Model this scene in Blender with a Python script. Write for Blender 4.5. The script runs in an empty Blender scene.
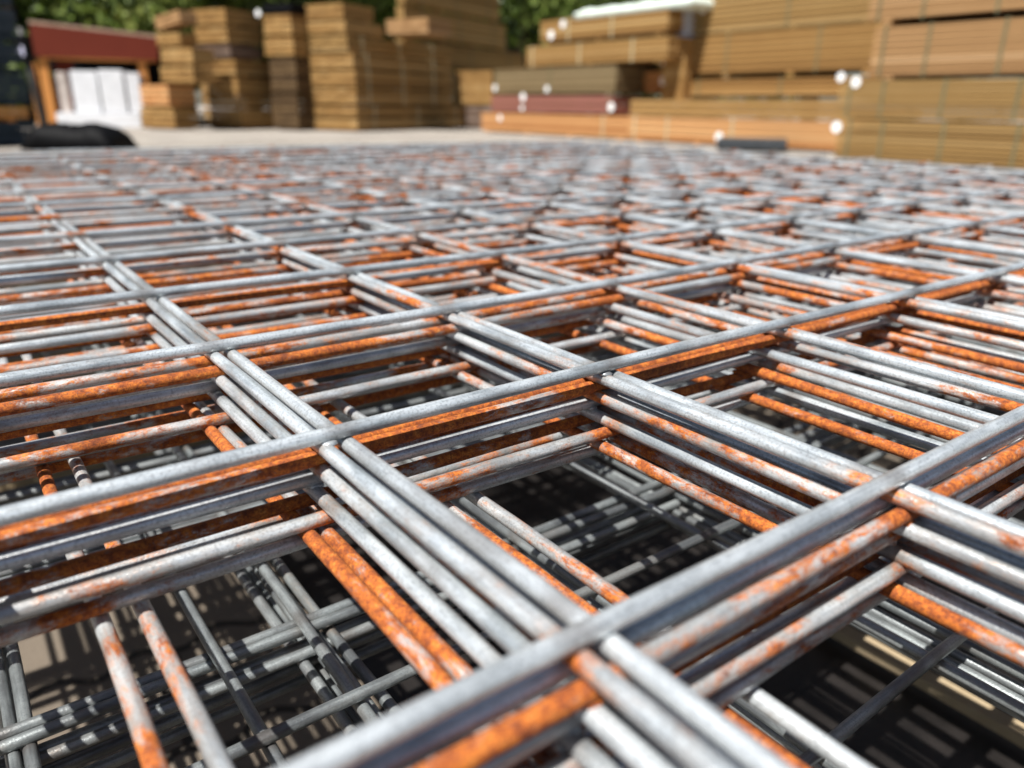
import bpy, bmesh, math, random
from mathutils import Vector, Matrix, noise

random.seed(7)
rnd = random.Random(11)
S = bpy.context.scene
COL = S.collection
CELL = 0.1            # mesh pitch in metres
D = 0.0043            # wire diameter
ZT = 0.30             # height of the uppermost wires above the yard
VZ = D * 0.96         # vertical step between crossing wires (welds bite a little)

# ------------------------------------------------------------------ basics
def link(o, parent=None):
    COL.objects.link(o)
    if parent is not None:
        o.parent = parent
    return o

def tag(o, label=None, cat=None, group=None, kind=None):
    if label: o['label'] = label
    if cat: o['category'] = cat
    if group: o['group'] = group
    if kind: o['kind'] = kind
    return o

def empty(name, loc=(0, 0, 0), rz=0.0):
    o = bpy.data.objects.new(name, None)
    o.empty_display_size = 0.1
    o.location = loc
    o.rotation_euler = (0, 0, rz)
    return link(o)

class MB:
    """collects verts and faces of one mesh, with one tone value per face"""
    def __init__(self):
        self.v, self.f, self.t = [], [], []
    def box(self, o, a, b, c, tone=0.5):
        """box from corner o with edge vectors a, b, c (right handed)"""
        o, a, b, c = Vector(o), Vector(a), Vector(b), Vector(c)
        n = len(self.v)
        for k in range(8):
            self.v.append(o + a * (k & 1) + b * ((k >> 1) & 1) + c * ((k >> 2) & 1))
        for q in ((0, 2, 3, 1), (4, 5, 7, 6), (0, 1, 5, 4), (2, 6, 7, 3), (0, 4, 6, 2), (1, 3, 7, 5)):
            self.f.append([n + i for i in q]); self.t.append(tone)
        return self
    def tube(self, pts, rad, sides=10, tone=0.5):
        n = len(self.v); m = len(pts)
        for i, p in enumerate(pts):
            p = Vector(p)
            d = (Vector(pts[min(i + 1, m - 1)]) - Vector(pts[max(i - 1, 0)])).normalized()
            u = d.cross(Vector((0.13, 0.31, 0.94)))
            u.normalize(); w = d.cross(u)
            r = rad[i] if isinstance(rad, (list, tuple)) else rad
            for k in range(sides):
                a = 2 * math.pi * k / sides
                self.v.append(p + u * (math.cos(a) * r) + w * (math.sin(a) * r))
        for i in range(m - 1):
            for k in range(sides):
                k2 = (k + 1) % sides
                self.f.append([n + i * sides + k, n + i * sides + k2, n + (i + 1) * sides + k2, n + (i + 1) * sides + k]); self.t.append(tone)
        self.f.append([n + k for k in range(sides)][::-1]); self.t.append(tone)
        self.f.append([n + (m - 1) * sides + k for k in range(sides)]); self.t.append(tone)
        return self
    def build(self, name, mat, parent=None, smooth=False, bevel=0.0):
        me = bpy.data.meshes.new(name)
        me.from_pydata([tuple(v) for v in self.v], [], self.f)
        at = me.attributes.new('tone', 'FLOAT', 'FACE')
        at.data.foreach_set('value', self.t)
        me.materials.append(mat)
        if smooth:
            me.polygons.foreach_set('use_smooth', [True] * len(me.polygons))
        bm = bmesh.new(); bm.from_mesh(me)
        bmesh.ops.recalc_face_normals(bm, faces=bm.faces)
        if bevel:
            bmesh.ops.bevel(bm, geom=list(bm.edges), offset=bevel, segments=2, affect='EDGES', profile=0.6)
        bm.to_mesh(me); bm.free()
        me.update()
        o = bpy.data.objects.new(name, me)
        return link(o, parent)

# ------------------------------------------------------------------ materials
def new_mat(name):
    m = bpy.data.materials.new(name); m.use_nodes = True
    nt = m.node_tree
    return m, nt, nt.nodes['Principled BSDF']

def N(nt, typ, **kw):
    n = nt.nodes.new(typ)
    for k, v in kw.items():
        if k.startswith('i_'):
            key = k[2:]
            key = int(key) if key.isdigit() else key.replace('_', ' ')
            n.inputs[key].default_value = v
        else:
            setattr(n, k, v)
    return n

def math_n(nt, op, a, b=None, c=None, clamp=False):
    n = nt.nodes.new('ShaderNodeMath'); n.operation = op; n.use_clamp = clamp
    for i, x in enumerate((a, b, c)):
        if x is None: continue
        if isinstance(x, (int, float)): n.inputs[i].default_value = x
        else: nt.links.new(x, n.inputs[i])
    return n.outputs[0]

def ramp(nt, fac, stops, interp='LINEAR'):
    n = nt.nodes.new('ShaderNodeValToRGB'); n.color_ramp.interpolation = interp
    e = n.color_ramp.elements
    while len(e) < len(stops): e.new(0.5)
    for el, (p, c) in zip(e, stops):
        el.position = p; el.color = (c[0], c[1], c[2], 1)
    nt.links.new(fac, n.inputs[0])
    return n.outputs[0]

def mixc(nt, fac, a, b, blend='MIX'):
    n = nt.nodes.new('ShaderNodeMix'); n.data_type = 'RGBA'; n.blend_type = blend
    for sock, x in ((n.inputs[0], fac), (n.inputs[6], a), (n.inputs[7], b)):
        if isinstance(x, (int, float)): sock.default_value = x
        elif isinstance(x, tuple): sock.default_value = (x[0], x[1], x[2], 1)
        else: nt.links.new(x, sock)
    return n.outputs[2]

def smooth(nt, x, lo, hi):
    n = nt.nodes.new('ShaderNodeMapRange'); n.interpolation_type = 'SMOOTHSTEP'
    for sock, v in (('Value', x), ('From Min', lo), ('From Max', hi)):
        if isinstance(v, (int, float)): n.inputs[sock].default_value = v
        else: nt.links.new(v, n.inputs[sock])
    return n.outputs[0]

def noise_n(nt, vec, scale, detail=3, rough=0.55, dist=0.0):
    n = N(nt, 'ShaderNodeTexNoise', i_Scale=scale, i_Detail=detail, i_Roughness=rough, i_Distortion=dist)
    nt.links.new(vec, n.inputs['Vector'])
    return n.outputs['Fac']

def wire_material(name, zinc_lo, zinc_hi, metal, rough, th0=1.395):
    """galvanised wire that rusts through; object colour: R = how rusty, G = where the pattern starts, B = how pale"""
    m, nt, b = new_mat(name)
    tc = nt.nodes.new('ShaderNodeTexCoord'); oi = nt.nodes.new('ShaderNodeObjectInfo')
    sep = nt.nodes.new('ShaderNodeSeparateColor'); nt.links.new(oi.outputs['Color'], sep.inputs[0])
    off = nt.nodes.new('ShaderNodeCombineXYZ')
    nt.links.new(math_n(nt, 'MULTIPLY', sep.outputs[1], 61.0), off.inputs[0])
    nt.links.new(math_n(nt, 'MULTIPLY', sep.outputs[1], 23.0), off.inputs[1])
    add = nt.nodes.new('ShaderNodeVectorMath'); add.operation = 'ADD'
    nt.links.new(tc.outputs['Object'], add.inputs[0]); nt.links.new(off.outputs[0], add.inputs[1])
    P = add.outputs[0]
    mp = nt.nodes.new('ShaderNodeMapping'); mp.inputs['Scale'].default_value = (0.35, 1, 1)
    nt.links.new(P, mp.inputs[0]); Q = mp.outputs[0]
    big = math_n(nt, 'ADD', math_n(nt, 'MULTIPLY', noise_n(nt, P, 11.0, 2, 0.5), 0.62), math_n(nt, 'MULTIPLY', noise_n(nt, P, 2.3, 1, 0.5), 0.38))
    mid = noise_n(nt, Q, 260.0, 5, 0.68, 0.3)
    fine = noise_n(nt, P, 1500.0, 3, 0.7)
    mp2 = nt.nodes.new('ShaderNodeMapping'); mp2.inputs['Scale'].default_value = (0.03, 1, 1)
    nt.links.new(P, mp2.inputs[0])
    streak = noise_n(nt, mp2.outputs[0], 1100.0, 3, 0.6)
    grime = noise_n(nt, Q, 48.0, 4, 0.65)
    r = math_n(nt, 'ADD', math_n(nt, 'MULTIPLY', big, 1.35), math_n(nt, 'MULTIPLY', mid, 0.66))
    r = math_n(nt, 'ADD', r, math_n(nt, 'MULTIPLY', fine, 0.16))
    sx = nt.nodes.new('ShaderNodeSeparateXYZ'); nt.links.new(tc.outputs['Object'], sx.inputs[0])
    fr = math_n(nt, 'ABSOLUTE', math_n(nt, 'SUBTRACT', math_n(nt, 'FRACT', math_n(nt, 'ADD', math_n(nt, 'MULTIPLY', sx.outputs[0], 1 / CELL), 0.25)), 0.5))
    r = math_n(nt, 'ADD', r, math_n(nt, 'MULTIPLY', smooth(nt, fr, 0.11, 0.02), 0.10))      # the welds rust first
    th = math_n(nt, 'MULTIPLY_ADD', sep.outputs[0], -0.58, th0)
    mask = smooth(nt, r, math_n(nt, 'ADD', th, -0.055), math_n(nt, 'ADD', th, 0.085))
    stain = smooth(nt, r, math_n(nt, 'ADD', th, -0.20), math_n(nt, 'ADD', th, 0.04))
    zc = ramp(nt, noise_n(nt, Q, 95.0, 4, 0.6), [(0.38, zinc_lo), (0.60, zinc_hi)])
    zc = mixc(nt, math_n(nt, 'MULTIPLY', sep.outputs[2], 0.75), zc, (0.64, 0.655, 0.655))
    spk = smooth(nt, noise_n(nt, P, 1250.0, 2, 0.6), 0.33, 0.52)
    zc = mixc(nt, spk, mixc(nt, 0.42, zc, (0.14, 0.145, 0.15)), zc)
    zc = mixc(nt, 0.8, zc, ramp(nt, streak, [(0.32, (0.72, 0.73, 0.74)), (0.6, (1.08, 1.08, 1.07))]), 'MULTIPLY')
    zc = mixc(nt, math_n(nt, 'MULTIPLY', smooth(nt, grime, 0.50, 0.70), 0.55), zc, (0.20, 0.185, 0.17))
    zc = mixc(nt, math_n(nt, 'MULTIPLY', smooth(nt, fr, 0.075, 0.01), 0.45), zc, (0.10, 0.075, 0.06))      # scorched zinc round the welds
    zc = mixc(nt, math_n(nt, 'MULTIPLY', stain, 0.30), zc, (0.36, 0.22, 0.11))
    rc = ramp(nt, noise_n(nt, P, 420.0, 5, 0.7), [(0.28, (0.085, 0.022, 0.008)), (0.41, (0.26, 0.060, 0.010)), (0.54, (0.47, 0.128, 0.014)), (0.64, (0.56, 0.19, 0.028)), (0.78, (0.60, 0.36, 0.17))])
    rc = mixc(nt, math_n(nt, 'MULTIPLY', smooth(nt, fine, 0.54, 0.38), 0.7), rc, (0.12, 0.030, 0.010))
    rc = mixc(nt, 0.9, rc, ramp(nt, noise_n(nt, P, 38.0, 3, 0.6), [(0.3, (0.52, 0.46, 0.42)), (0.5, (0.95, 0.92, 0.9)), (0.7, (1.12, 1.15, 1.2))]), 'MULTIPLY')
    nt.links.new(mixc(nt, mask, zc, rc), b.inputs['Base Color'])
    nt.links.new(math_n(nt, 'MULTIPLY', math_n(nt, 'SUBTRACT', 1.0, mask), metal), b.inputs['Metallic'])
    nt.links.new(math_n(nt, 'MULTIPLY_ADD', mask, 0.88 - rough, rough), b.inputs['Roughness'])
    bp = nt.nodes.new('ShaderNodeBump'); bp.inputs['Strength'].default_value = 0.55; bp.inputs['Distance'].default_value = 0.00035
    hh = math_n(nt, 'ADD', math_n(nt, 'MULTIPLY', mid, 0.7), math_n(nt, 'MULTIPLY', fine, 0.6))
    hh = math_n(nt, 'ADD', hh, math_n(nt, 'MULTIPLY', mask, 0.25))
    hh = math_n(nt, 'ADD', hh, math_n(nt, 'MULTIPLY', streak, 0.35))
    nt.links.new(hh, bp.inputs['Height']); nt.links.new(bp.outputs[0], b.inputs['Normal'])
    return m

M_WIRE = wire_material('weathered_zinc', (0.27, 0.308, 0.330), (0.64, 0.685, 0.705), 0.42, 0.30)
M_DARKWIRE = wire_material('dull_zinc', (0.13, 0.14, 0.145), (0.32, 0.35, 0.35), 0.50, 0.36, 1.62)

def timber_material(name, lo, mid, hi, grain=(14, 160, 160)):
    """tone = face attribute, so neighbouring boards differ"""
    m, nt, b = new_mat(name)
    at = nt.nodes.new('ShaderNodeAttribute'); at.attribute_name = 'tone'
    tc = nt.nodes.new('ShaderNodeTexCoord')
    mp = nt.nodes.new('ShaderNodeMapping'); mp.inputs['Scale'].default_value = grain
    nt.links.new(tc.outputs['Object'], mp.inputs[0])
    g = noise_n(nt, mp.outputs[0], 1.0, 4, 0.6, 0.4)
    bl = noise_n(nt, tc.outputs['Object'], 2.2, 3, 0.6)
    x = math_n(nt, 'ADD', math_n(nt, 'MULTIPLY', at.outputs['Fac'], 0.55), math_n(nt, 'MULTIPLY', g, 0.30))
    x = math_n(nt, 'ADD', x, math_n(nt, 'MULTIPLY', bl, 0.18))
    c = ramp(nt, x, [(0.25, lo), (0.5, mid), (0.8, hi)])
    nt.links.new(c, b.inputs['Base Color']); b.inputs['Roughness'].default_value = 0.85; b.inputs['Specular IOR Level'].default_value = 0.2
    bp = nt.nodes.new('ShaderNodeBump'); bp.inputs['Strength'].default_value = 0.3; bp.inputs['Distance'].default_value = 0.003
    nt.links.new(g, bp.inputs['Height']); nt.links.new(bp.outputs[0], b.inputs['Normal'])
    return m

T_OCHRE = timber_material('ochre_treated_pine', (0.18, 0.094, 0.030), (0.285, 0.160, 0.053), (0.40, 0.255, 0.105))
T_OLIVE = timber_material('olive_treated_pine', (0.19, 0.110, 0.038), (0.275, 0.165, 0.058), (0.37, 0.245, 0.105))
T_PINK = timber_material('pinkish_pine', (0.24, 0.13, 0.055), (0.34, 0.195, 0.085), (0.44, 0.275, 0.14))
T_ORANGE = timber_material('fresh_orange_pine', (0.36, 0.155, 0.055), (0.48, 0.235, 0.09), (0.56, 0.33, 0.15))
T_PURPLE = timber_material('purple_brown_boards', (0.15, 0.055, 0.04), (0.215, 0.085, 0.062), (0.30, 0.13, 0.10))
T_GREY = timber_material('weathered_boards', (0.14, 0.095, 0.045), (0.21, 0.15, 0.075), (0.29, 0.22, 0.12))
T_SILVER = timber_material('silvered_boards', (0.08, 0.05, 0.032), (0.13, 0.085, 0.06), (0.20, 0.15, 0.12))
T_SHADE = timber_material('shade_toned_boards', (0.045, 0.026, 0.012), (0.075, 0.045, 0.02), (0.12, 0.075, 0.035))  # shade of the recess painted into the timber colour
T_SLATE = timber_material('slate_boards', (0.016, 0.024, 0.032), (0.030, 0.043, 0.055), (0.055, 0.07, 0.085))
T_BATTEN = timber_material('rough_batten', (0.22, 0.16, 0.10), (0.34, 0.26, 0.16), (0.44, 0.36, 0.24))
T_RED = timber_material('red_stain', (0.065, 0.009, 0.004), (0.105, 0.016, 0.007), (0.16, 0.032, 0.014))
T_POST = timber_material('orange_post', (0.33, 0.12, 0.03), (0.46, 0.19, 0.05), (0.56, 0.28, 0.09))

def plain(name, col, rough=0.6, metal=0.0, var=0.25, scale=18.0, bump=0.0, spec=0.5):
    m, nt, b = new_mat(name)
    tc = nt.nodes.new('ShaderNodeTexCoord')
    n = noise_n(nt, tc.outputs['Object'], scale, 4, 0.6)
    lo = tuple(x * (1 - var) for x in col); hi = tuple(min(1, x * (1 + var)) for x in col)
    nt.links.new(ramp(nt, n, [(0.3, lo), (0.7, hi)]), b.inputs['Base Color'])
    b.inputs['Roughness'].default_value = rough; b.inputs['Metallic'].default_value = metal
    b.inputs['Specular IOR Level'].default_value = spec
    if bump:
        bp = nt.nodes.new('ShaderNodeBump'); bp.inputs['Strength'].default_value = 0.5; bp.inputs['Distance'].default_value = bump
        nt.links.new(n, bp.inputs['Height']); nt.links.new(bp.outputs[0], b.inputs['Normal'])
    return m

M_STRAP = plain('olive_strapping', (0.125, 0.112, 0.055), 0.5)
M_PALESTRAP = plain('pale_strapping', (0.42, 0.38, 0.24), 0.5)
M_GLINT = plain('white_glint', (0.86, 0.86, 0.84), 0.45, var=0.03)
M_FILM = plain('white_film', (0.66, 0.67, 0.69), 0.25, var=0.08, scale=9, bump=0.02)
M_GREENFILM = plain('pale_green_film', (0.66, 0.74, 0.66), 0.3, var=0.08, scale=9, bump=0.02)
M_BLUEFILM = plain('pale_blue_film', (0.44, 0.48, 0.58), 0.3, var=0.2, scale=30, bump=0.01)
M_BLACK = plain('black_plastic', (0.004, 0.004, 0.0045), 0.6, var=0.3, scale=20, bump=0.01, spec=0.08)
M_STEEL = plain('grey_steel', (0.30, 0.30, 0.29), 0.45, metal=0.6)
M_DARK = plain('dark_paint', (0.03, 0.028, 0.026), 0.5)
M_BARK = plain('bark', (0.12, 0.085, 0.06), 0.9, bump=0.03)
M_CHALK = plain('green_chalk', (0.30, 0.52, 0.18), 0.8, var=0.1)

def leaf_material():
    m, nt, b = new_mat('leaf')
    at = nt.nodes.new('ShaderNodeAttribute'); at.attribute_name = 'tone'
    nt.links.new(ramp(nt, at.outputs['Fac'], [(0.0, (0.040, 0.075, 0.016)), (0.5, (0.125, 0.180, 0.030)), (1.0, (0.260, 0.300, 0.065))]), b.inputs['Base Color'])
    b.inputs['Roughness'].default_value = 0.5
    tr = nt.nodes.new('ShaderNodeBsdfTranslucent'); tr.inputs[0].default_value = (0.16, 0.25, 0.04, 1)
    mx = nt.nodes.new('ShaderNodeMixShader'); mx.inputs[0].default_value = 0.3
    nt.links.new(b.outputs[0], mx.inputs[1]); nt.links.new(tr.outputs[0], mx.inputs[2])
    nt.links.new(mx.outputs[0], nt.nodes['Material Output'].inputs[0])
    return m
M_LEAF = leaf_material()

def paving_material():
    m, nt, b = new_mat('wave_pavers')
    tc = nt.nodes.new('ShaderNodeTexCoord')
    sx = nt.nodes.new('ShaderNodeSeparateXYZ'); nt.links.new(tc.outputs['Object'], sx.inputs[0])
    per = 2 * math.pi / 0.056
    wx = math_n(nt, 'ADD', sx.outputs[0], math_n(nt, 'MULTIPLY', math_n(nt, 'SINE', math_n(nt, 'MULTIPLY', sx.outputs[1], per)), 0.007))
    wy = math_n(nt, 'ADD', sx.outputs[1], math_n(nt, 'MULTIPLY', math_n(nt, 'SINE', math_n(nt, 'MULTIPLY', sx.outputs[0], per)), 0.007))
    cb = nt.nodes.new('ShaderNodeCombineXYZ'); nt.links.new(wx, cb.inputs[0]); nt.links.new(wy, cb.inputs[1])
    br = N(nt, 'ShaderNodeTexBrick', i_Scale=1.0, i_Mortar_Size=0.0042, i_Mortar_Smooth=0.25, i_Bias=0.0, i_Brick_Width=0.225, i_Row_Height=0.1125)
    br.inputs['Color1'].default_value = (0.28, 0.252, 0.218, 1); br.inputs['Color2'].default_value = (0.37, 0.333, 0.288, 1)
    br.inputs['Mortar'].default_value = (0.07, 0.06, 0.05, 1)
    nt.links.new(cb.outputs[0], br.inputs['Vector'])
    gr = noise_n(nt, tc.outputs['Object'], 900.0, 3, 0.7)
    bl = noise_n(nt, tc.outputs['Object'], 1.7, 4, 0.6)
    c = mixc(nt, 0.85, br.outputs['Color'], ramp(nt, gr, [(0.3, (0.45, 0.45, 0.45)), (0.5, (0.95, 0.95, 0.95)), (0.72, (1.5, 1.45, 1.4))]), 'MULTIPLY')
    c = mixc(nt, 0.8, c, ramp(nt, bl, [(0.3, (0.82, 0.82, 0.82)), (0.7, (1.15, 1.14, 1.12))]), 'MULTIPLY')
    mps = nt.nodes.new('ShaderNodeMapping'); mps.inputs['Rotation'].default_value = (0, 0, 0.5); mps.inputs['Scale'].default_value = (0.35, 1.6, 1)
    nt.links.new(tc.outputs['Object'], mps.inputs[0])
    c = mixc(nt, 0.55, c, ramp(nt, noise_n(nt, mps.outputs[0], 0.9, 5, 0.65, 0.6), [(0.36, (0.58, 0.56, 0.54)), (0.50, (1.0, 1.0, 1.0)), (0.7, (1.1, 1.1, 1.09))]), 'MULTIPLY')
    # rust dust and dirt that has washed off the mesh onto the pavers round the stack
    vd = nt.nodes.new('ShaderNodeVectorMath'); vd.operation = 'DISTANCE'
    nt.links.new(tc.outputs['Object'], vd.inputs[0]); vd.inputs[1].default_value = (0.25, 0.5, 0)
    dd = math_n(nt, 'ADD', vd.outputs['Value'], math_n(nt, 'MULTIPLY', noise_n(nt, tc.outputs['Object'], 4.0, 4, 0.65), 0.7))
    c = mixc(nt, smooth(nt, dd, 1.5, 1.0), c, mixc(nt, 1.0, c, (0.52, 0.47, 0.41), 'MULTIPLY'))
    nt.links.new(c, b.inputs['Base Color']); b.inputs['Roughness'].default_value = 0.9
    h = math_n(nt, 'SUBTRACT', math_n(nt, 'MULTIPLY', gr, 0.25), br.outputs['Fac'])
    bp = nt.nodes.new('ShaderNodeBump'); bp.inputs['Strength'].default_value = 0.8; bp.inputs['Distance'].default_value = 0.004
    nt.links.new(h, bp.inputs['Height']); nt.links.new(bp.outputs[0], b.inputs['Normal'])
    return m

# ------------------------------------------------------------------ camera (solved from the crossings of the top sheet)
CAM = Vector((-0.73672 * CELL, -0.79686 * CELL, 0.83360 * CELL + ZT))
R_ = Vector((0.80405967, -0.59442004, 0.01236358))
U_ = Vector((0.19274457, 0.28028068, 0.94036816))
F_ = Vector((0.56243895, 0.7537291, -0.33993363))
FPX = 770.0
cd = bpy.data.cameras.new('camera')
cam = bpy.data.objects.new('camera', cd); link(cam)
mw = Matrix((R_, U_, -F_)).transposed().to_4x4(); mw.translation = CAM
cam.matrix_world = mw
cd.sensor_width = 36.0; cd.lens = FPX / 1024 * 36.0
cd.clip_start = 0.01; cd.clip_end = 400
cd.dof.use_dof = True; cd.dof.focus_distance = 0.245; cd.dof.aperture_fstop = cd.lens / 2.9
S.camera = cam

def ray(px, py):
    return F_ + R_ * ((px - 512) / FPX) - U_ * ((py - 384) / FPX)
def ground_pt(px, py, z=0.0):
    r = ray(px, py); return CAM + r * ((z - CAM.z) / r.z)
def on_plane(p0, n, px, py):
    r = ray(px, py); return CAM + r * ((Vector(p0) - CAM).dot(n) / r.dot(n))

# ------------------------------------------------------------------ ground
gm = MB()
gm.v = [Vector((-80, -80, 0)), Vector((80, -80, 0)), Vector((80, 80, 0)), Vector((-80, 80, 0))]; gm.f = [[0, 1, 2, 3]]; gm.t = [0.5]
tag(gm.build('ground', paving_material()), kind='structure')

# ------------------------------------------------------------------ welded mesh sheets
def wire_mesh(length, seed, rad=D / 2, wav=0.0008, sides=12, step=0.025, beads=()):
    n = max(8, int(length / step))
    q = random.Random(seed)
    ph = [q.uniform(0, 6.28) for _ in range(6)]
    pts, rr = [], []
    for i in range(n + 1):
        x = length * i / n
        y = wav * (math.sin(x * 4.1 + ph[0]) + 0.5 * math.sin(x * 11 + ph[1]) + 0.25 * math.sin(x * 37 + ph[2]))
        z = wav * 0.5 * (math.sin(x * 3.3 + ph[3]) + 0.5 * math.sin(x * 13 + ph[4]))
        pts.append((x, y, z)); rr.append(rad * (1 + 0.02 * math.sin(x * 60 + ph[5])))
    # cut ends: a small bevel
    pts = [(-0.001, pts[0][1], pts[0][2])] + pts + [(length + 0.001, pts[-1][1], pts[-1][2])]
    rr = [rad * 0.75] + rr + [rad * 0.75]
    mb = MB().tube(pts, rr, sides)
    for bx, bz in beads:          # squashed weld metal where the two wires meet
        n0 = len(mb.v); ns, nr = 8, 5
        ex, ey, ez = rad * q.uniform(0.9, 1.2), rad * q.uniform(0.9, 1.15), rad * q.uniform(0.30, 0.44)
        bx += q.uniform(-0.0004, 0.0004)
        for j in range(nr + 1):
            th = math.pi * j / nr
            for k in range(ns):
                a = 2 * math.pi * k / ns; w = 1 + q.uniform(-0.14, 0.14)
                mb.v.append(Vector((bx + ex * w * math.sin(th) * math.cos(a), ey * w * math.sin(th) * math.sin(a), bz + ez * math.cos(th))))
        for j in range(nr):
            for k in range(ns):
                k2 = (k + 1) % ns
                mb.f.append([n0 + j * ns + k, n0 + j * ns + k2, n0 + (j + 1) * ns + k2, n0 + (j + 1) * ns + k]); mb.t.append(0.5)
    return mb

X0, X1, Y0, Y1 = -5, 13, -5, 15           # lattice range
def mesh_sheet(label, group, za, zb, ax, by, mat, rust, pale, seed, rot=0.0, jit=0.0006, over=None, name='welded_mesh_sheet', X0=X0):
    """za, zb heights of the wires along x and along y; ax = shift of the along-y wires in x, by = shift of the along-x wires in y"""
    q = random.Random(seed)
    root = empty(name, (0, 0, 0), math.radians(rot))
    tag(root, label, 'wire mesh sheet', group)
    over = over or {}
    dxs = {c: over.get(('B', c), ax + q.uniform(-jit, jit)) for c in range(X0, X1 + 1)}
    for r in range(Y0, Y1 + 1):
        dy = over.get(('A', r), by + q.uniform(-jit, jit)); sx = ax + q.uniform(-0.004, 0.004)
        beads = [((c + 0.25 - X0) * CELL - sx + dxs[c], (zb - za) / 2) for c in range(-1, 8)] if (mat is M_WIRE and seed < 37 and -1 <= r <= 7) else []
        o = wire_mesh((X1 - X0 + 0.5) * CELL, seed * 1000 + r, beads=beads, wav=0.0009 if seed == 31 else 0.0005 if seed < 36 else 0.0013).build('cross_wire', mat, root, smooth=True)
        o.location = ((X0 - 0.25) * CELL + sx, r * CELL + dy, za)
        rv = over.get(('RA', r), min(1, max(0, rust + q.gauss(0, 0.13))))
        o.color = (rv, q.random(), min(1, max(0, pale + q.gauss(0, 0.2) + (0.35 if r > 4 else 0))), 1)      # far rows painted paler to imitate the brighter light they catch
    for c in range(X0, X1 + 1):
        o = wire_mesh((Y1 - Y0 + 0.5) * CELL, seed * 1000 + 500 + c, wav=0.0009 if seed == 31 else 0.0005 if seed < 36 else 0.0013).build('line_wire', mat, root, smooth=True)
        dx = dxs[c]
        o.location = (c * CELL + dx, (Y0 - 0.25) * CELL + by + q.uniform(-0.004, 0.004), zb)
        o.rotation_euler = (0, 0, math.pi / 2)
        rv = over.get(('RB', c), min(1, max(0, rust + q.gauss(0, 0.13))))
        o.color = (rv, q.random(), min(1, max(0, pale * 0.6 + q.gauss(0, 0.15))), 1)
    return root

G1 = 'welded mesh sheets of the upper stack'
L = lambda k: ZT - k * VZ
UP = [  # level of A, level of B, dx of B, dy of A (in wire diameters), rust, pale, label, overrides (wire diameters for A and B)
    (0, 1, 0.0, 0.0, 0.22, 0.30, 'topmost welded mesh sheet, mostly clean grey zinc wires lying over all the others',
        {'A': (0, 0, 0), 'RA': (0.02, 0.16, 0.12, 0.08, 0.14), 'RB': (0.26, 0.38, 0.36, 0.28)}),
    (2, 1, 1.1, 2.3, 0.45, 0.35, 'second mesh sheet from the top, its line wires side by side with the topmost ones',
        {'A': (0.45, 2.55, 2.2), 'B': (1.3, 1.1), 'RA': (0.2, 0.92, 0.56), 'RB': (0.16, 0.22)}),
    (2, 3, -1.2, 1.1, 0.50, 0.45, 'third mesh sheet from the top, cross wires blotched bright orange just below the clean ones',
        {'A': (-1.15, 1.45, -0.8), 'B': (-0.15, 0.43), 'RA': (0.86, 0.84, 0.55), 'RB': (0.14, 0.46)}),
    (4, 3, 3.3, 3.7, 0.44, 0.35, 'fourth mesh sheet from the top, brown cross wires shaded by the sheets above',
        {'A': (0.8, 3.6, 3.3), 'B': (2.2, 2.0), 'RA': (0.45, 0.7), 'RB': (0.2, 0.2)}),
    (4, 5, 0.9, -0.5, 0.38, 0.42, 'fifth mesh sheet from the top, pale cross wires with white line wires under them',
        {'A': (-0.2, 2.35, 0.9), 'B': (-0.24, 0.94), 'RA': (0.4, 0.10, 0.2), 'RB': (0.10, 0.26)}),
    (6, 5, -2.2, 5.1, 0.54, 0.20, 'sixth mesh sheet from the top, the rustiest, dark red cross wires deep in the stack',
        {'A': (0.6, 3.0, 3.6), 'B': (2.4, 2.6), 'RA': (0.7, 0.9, 0.8), 'RB': (0.5, 0.5)}),
    (6, 7, 0.0, -1.3, 0.48, 0.35, 'seventh mesh sheet from the top, bright orange line wires low in the stack',
        {'A': (-0.7, 0.3, -1.8), 'B': (-0.6, 1.86), 'RA': (0.4, 0.5), 'RB': (0.58, 0.56)}),
    (8, 7, -3.2, 6.4, 0.54, 0.35, 'eighth mesh sheet from the top, orange line wires beside those of the seventh',
        {'A': (1.4, 5.0, 4.6), 'B': (-1.65, -0.11), 'RA': (0.3, 0.3), 'RB': (0.74, 0.70)}),
    (8, 9, 9.4, -2.4, 0.46, 0.50, 'last sheet but one of the upper stack, its line wires crossing the open cells',
        {'A': (-0.3, 1.4, 2.2), 'RA': (0.3, 0.3)}),
    (10, 9, 11.2, 7.6, 0.50, 0.55, 'lowest mesh sheet of the upper stack, tan line wires paired across the open cells',
        {'A': (1.8, 7.6, 4.5), 'RA': (0.4, 0.60, 0.6), 'RB': (0.42, 0.30)}),
]
for k, (la, lb, dx, dy, rust, pale, lab, ov) in enumerate(UP):
    over = {(key, i): v * (D if key in 'AB' else 1) for key, vals in ov.items() for i, v in enumerate(vals)}
    if k >= 8: over[('RB', -1)] = (0.66, 0.40)[k - 8]
    mesh_sheet(lab, G1, L(la), L(lb), dx * D, dy * D, M_WIRE, rust, pale, 31 + k, rot=[0, 0.02, -0.05, 0.06, -0.04, 0.07, -0.05, 0.05, 0.06, -0.04][k], over=over, jit=0.0004 if k == 0 else 0.0010)

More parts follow.
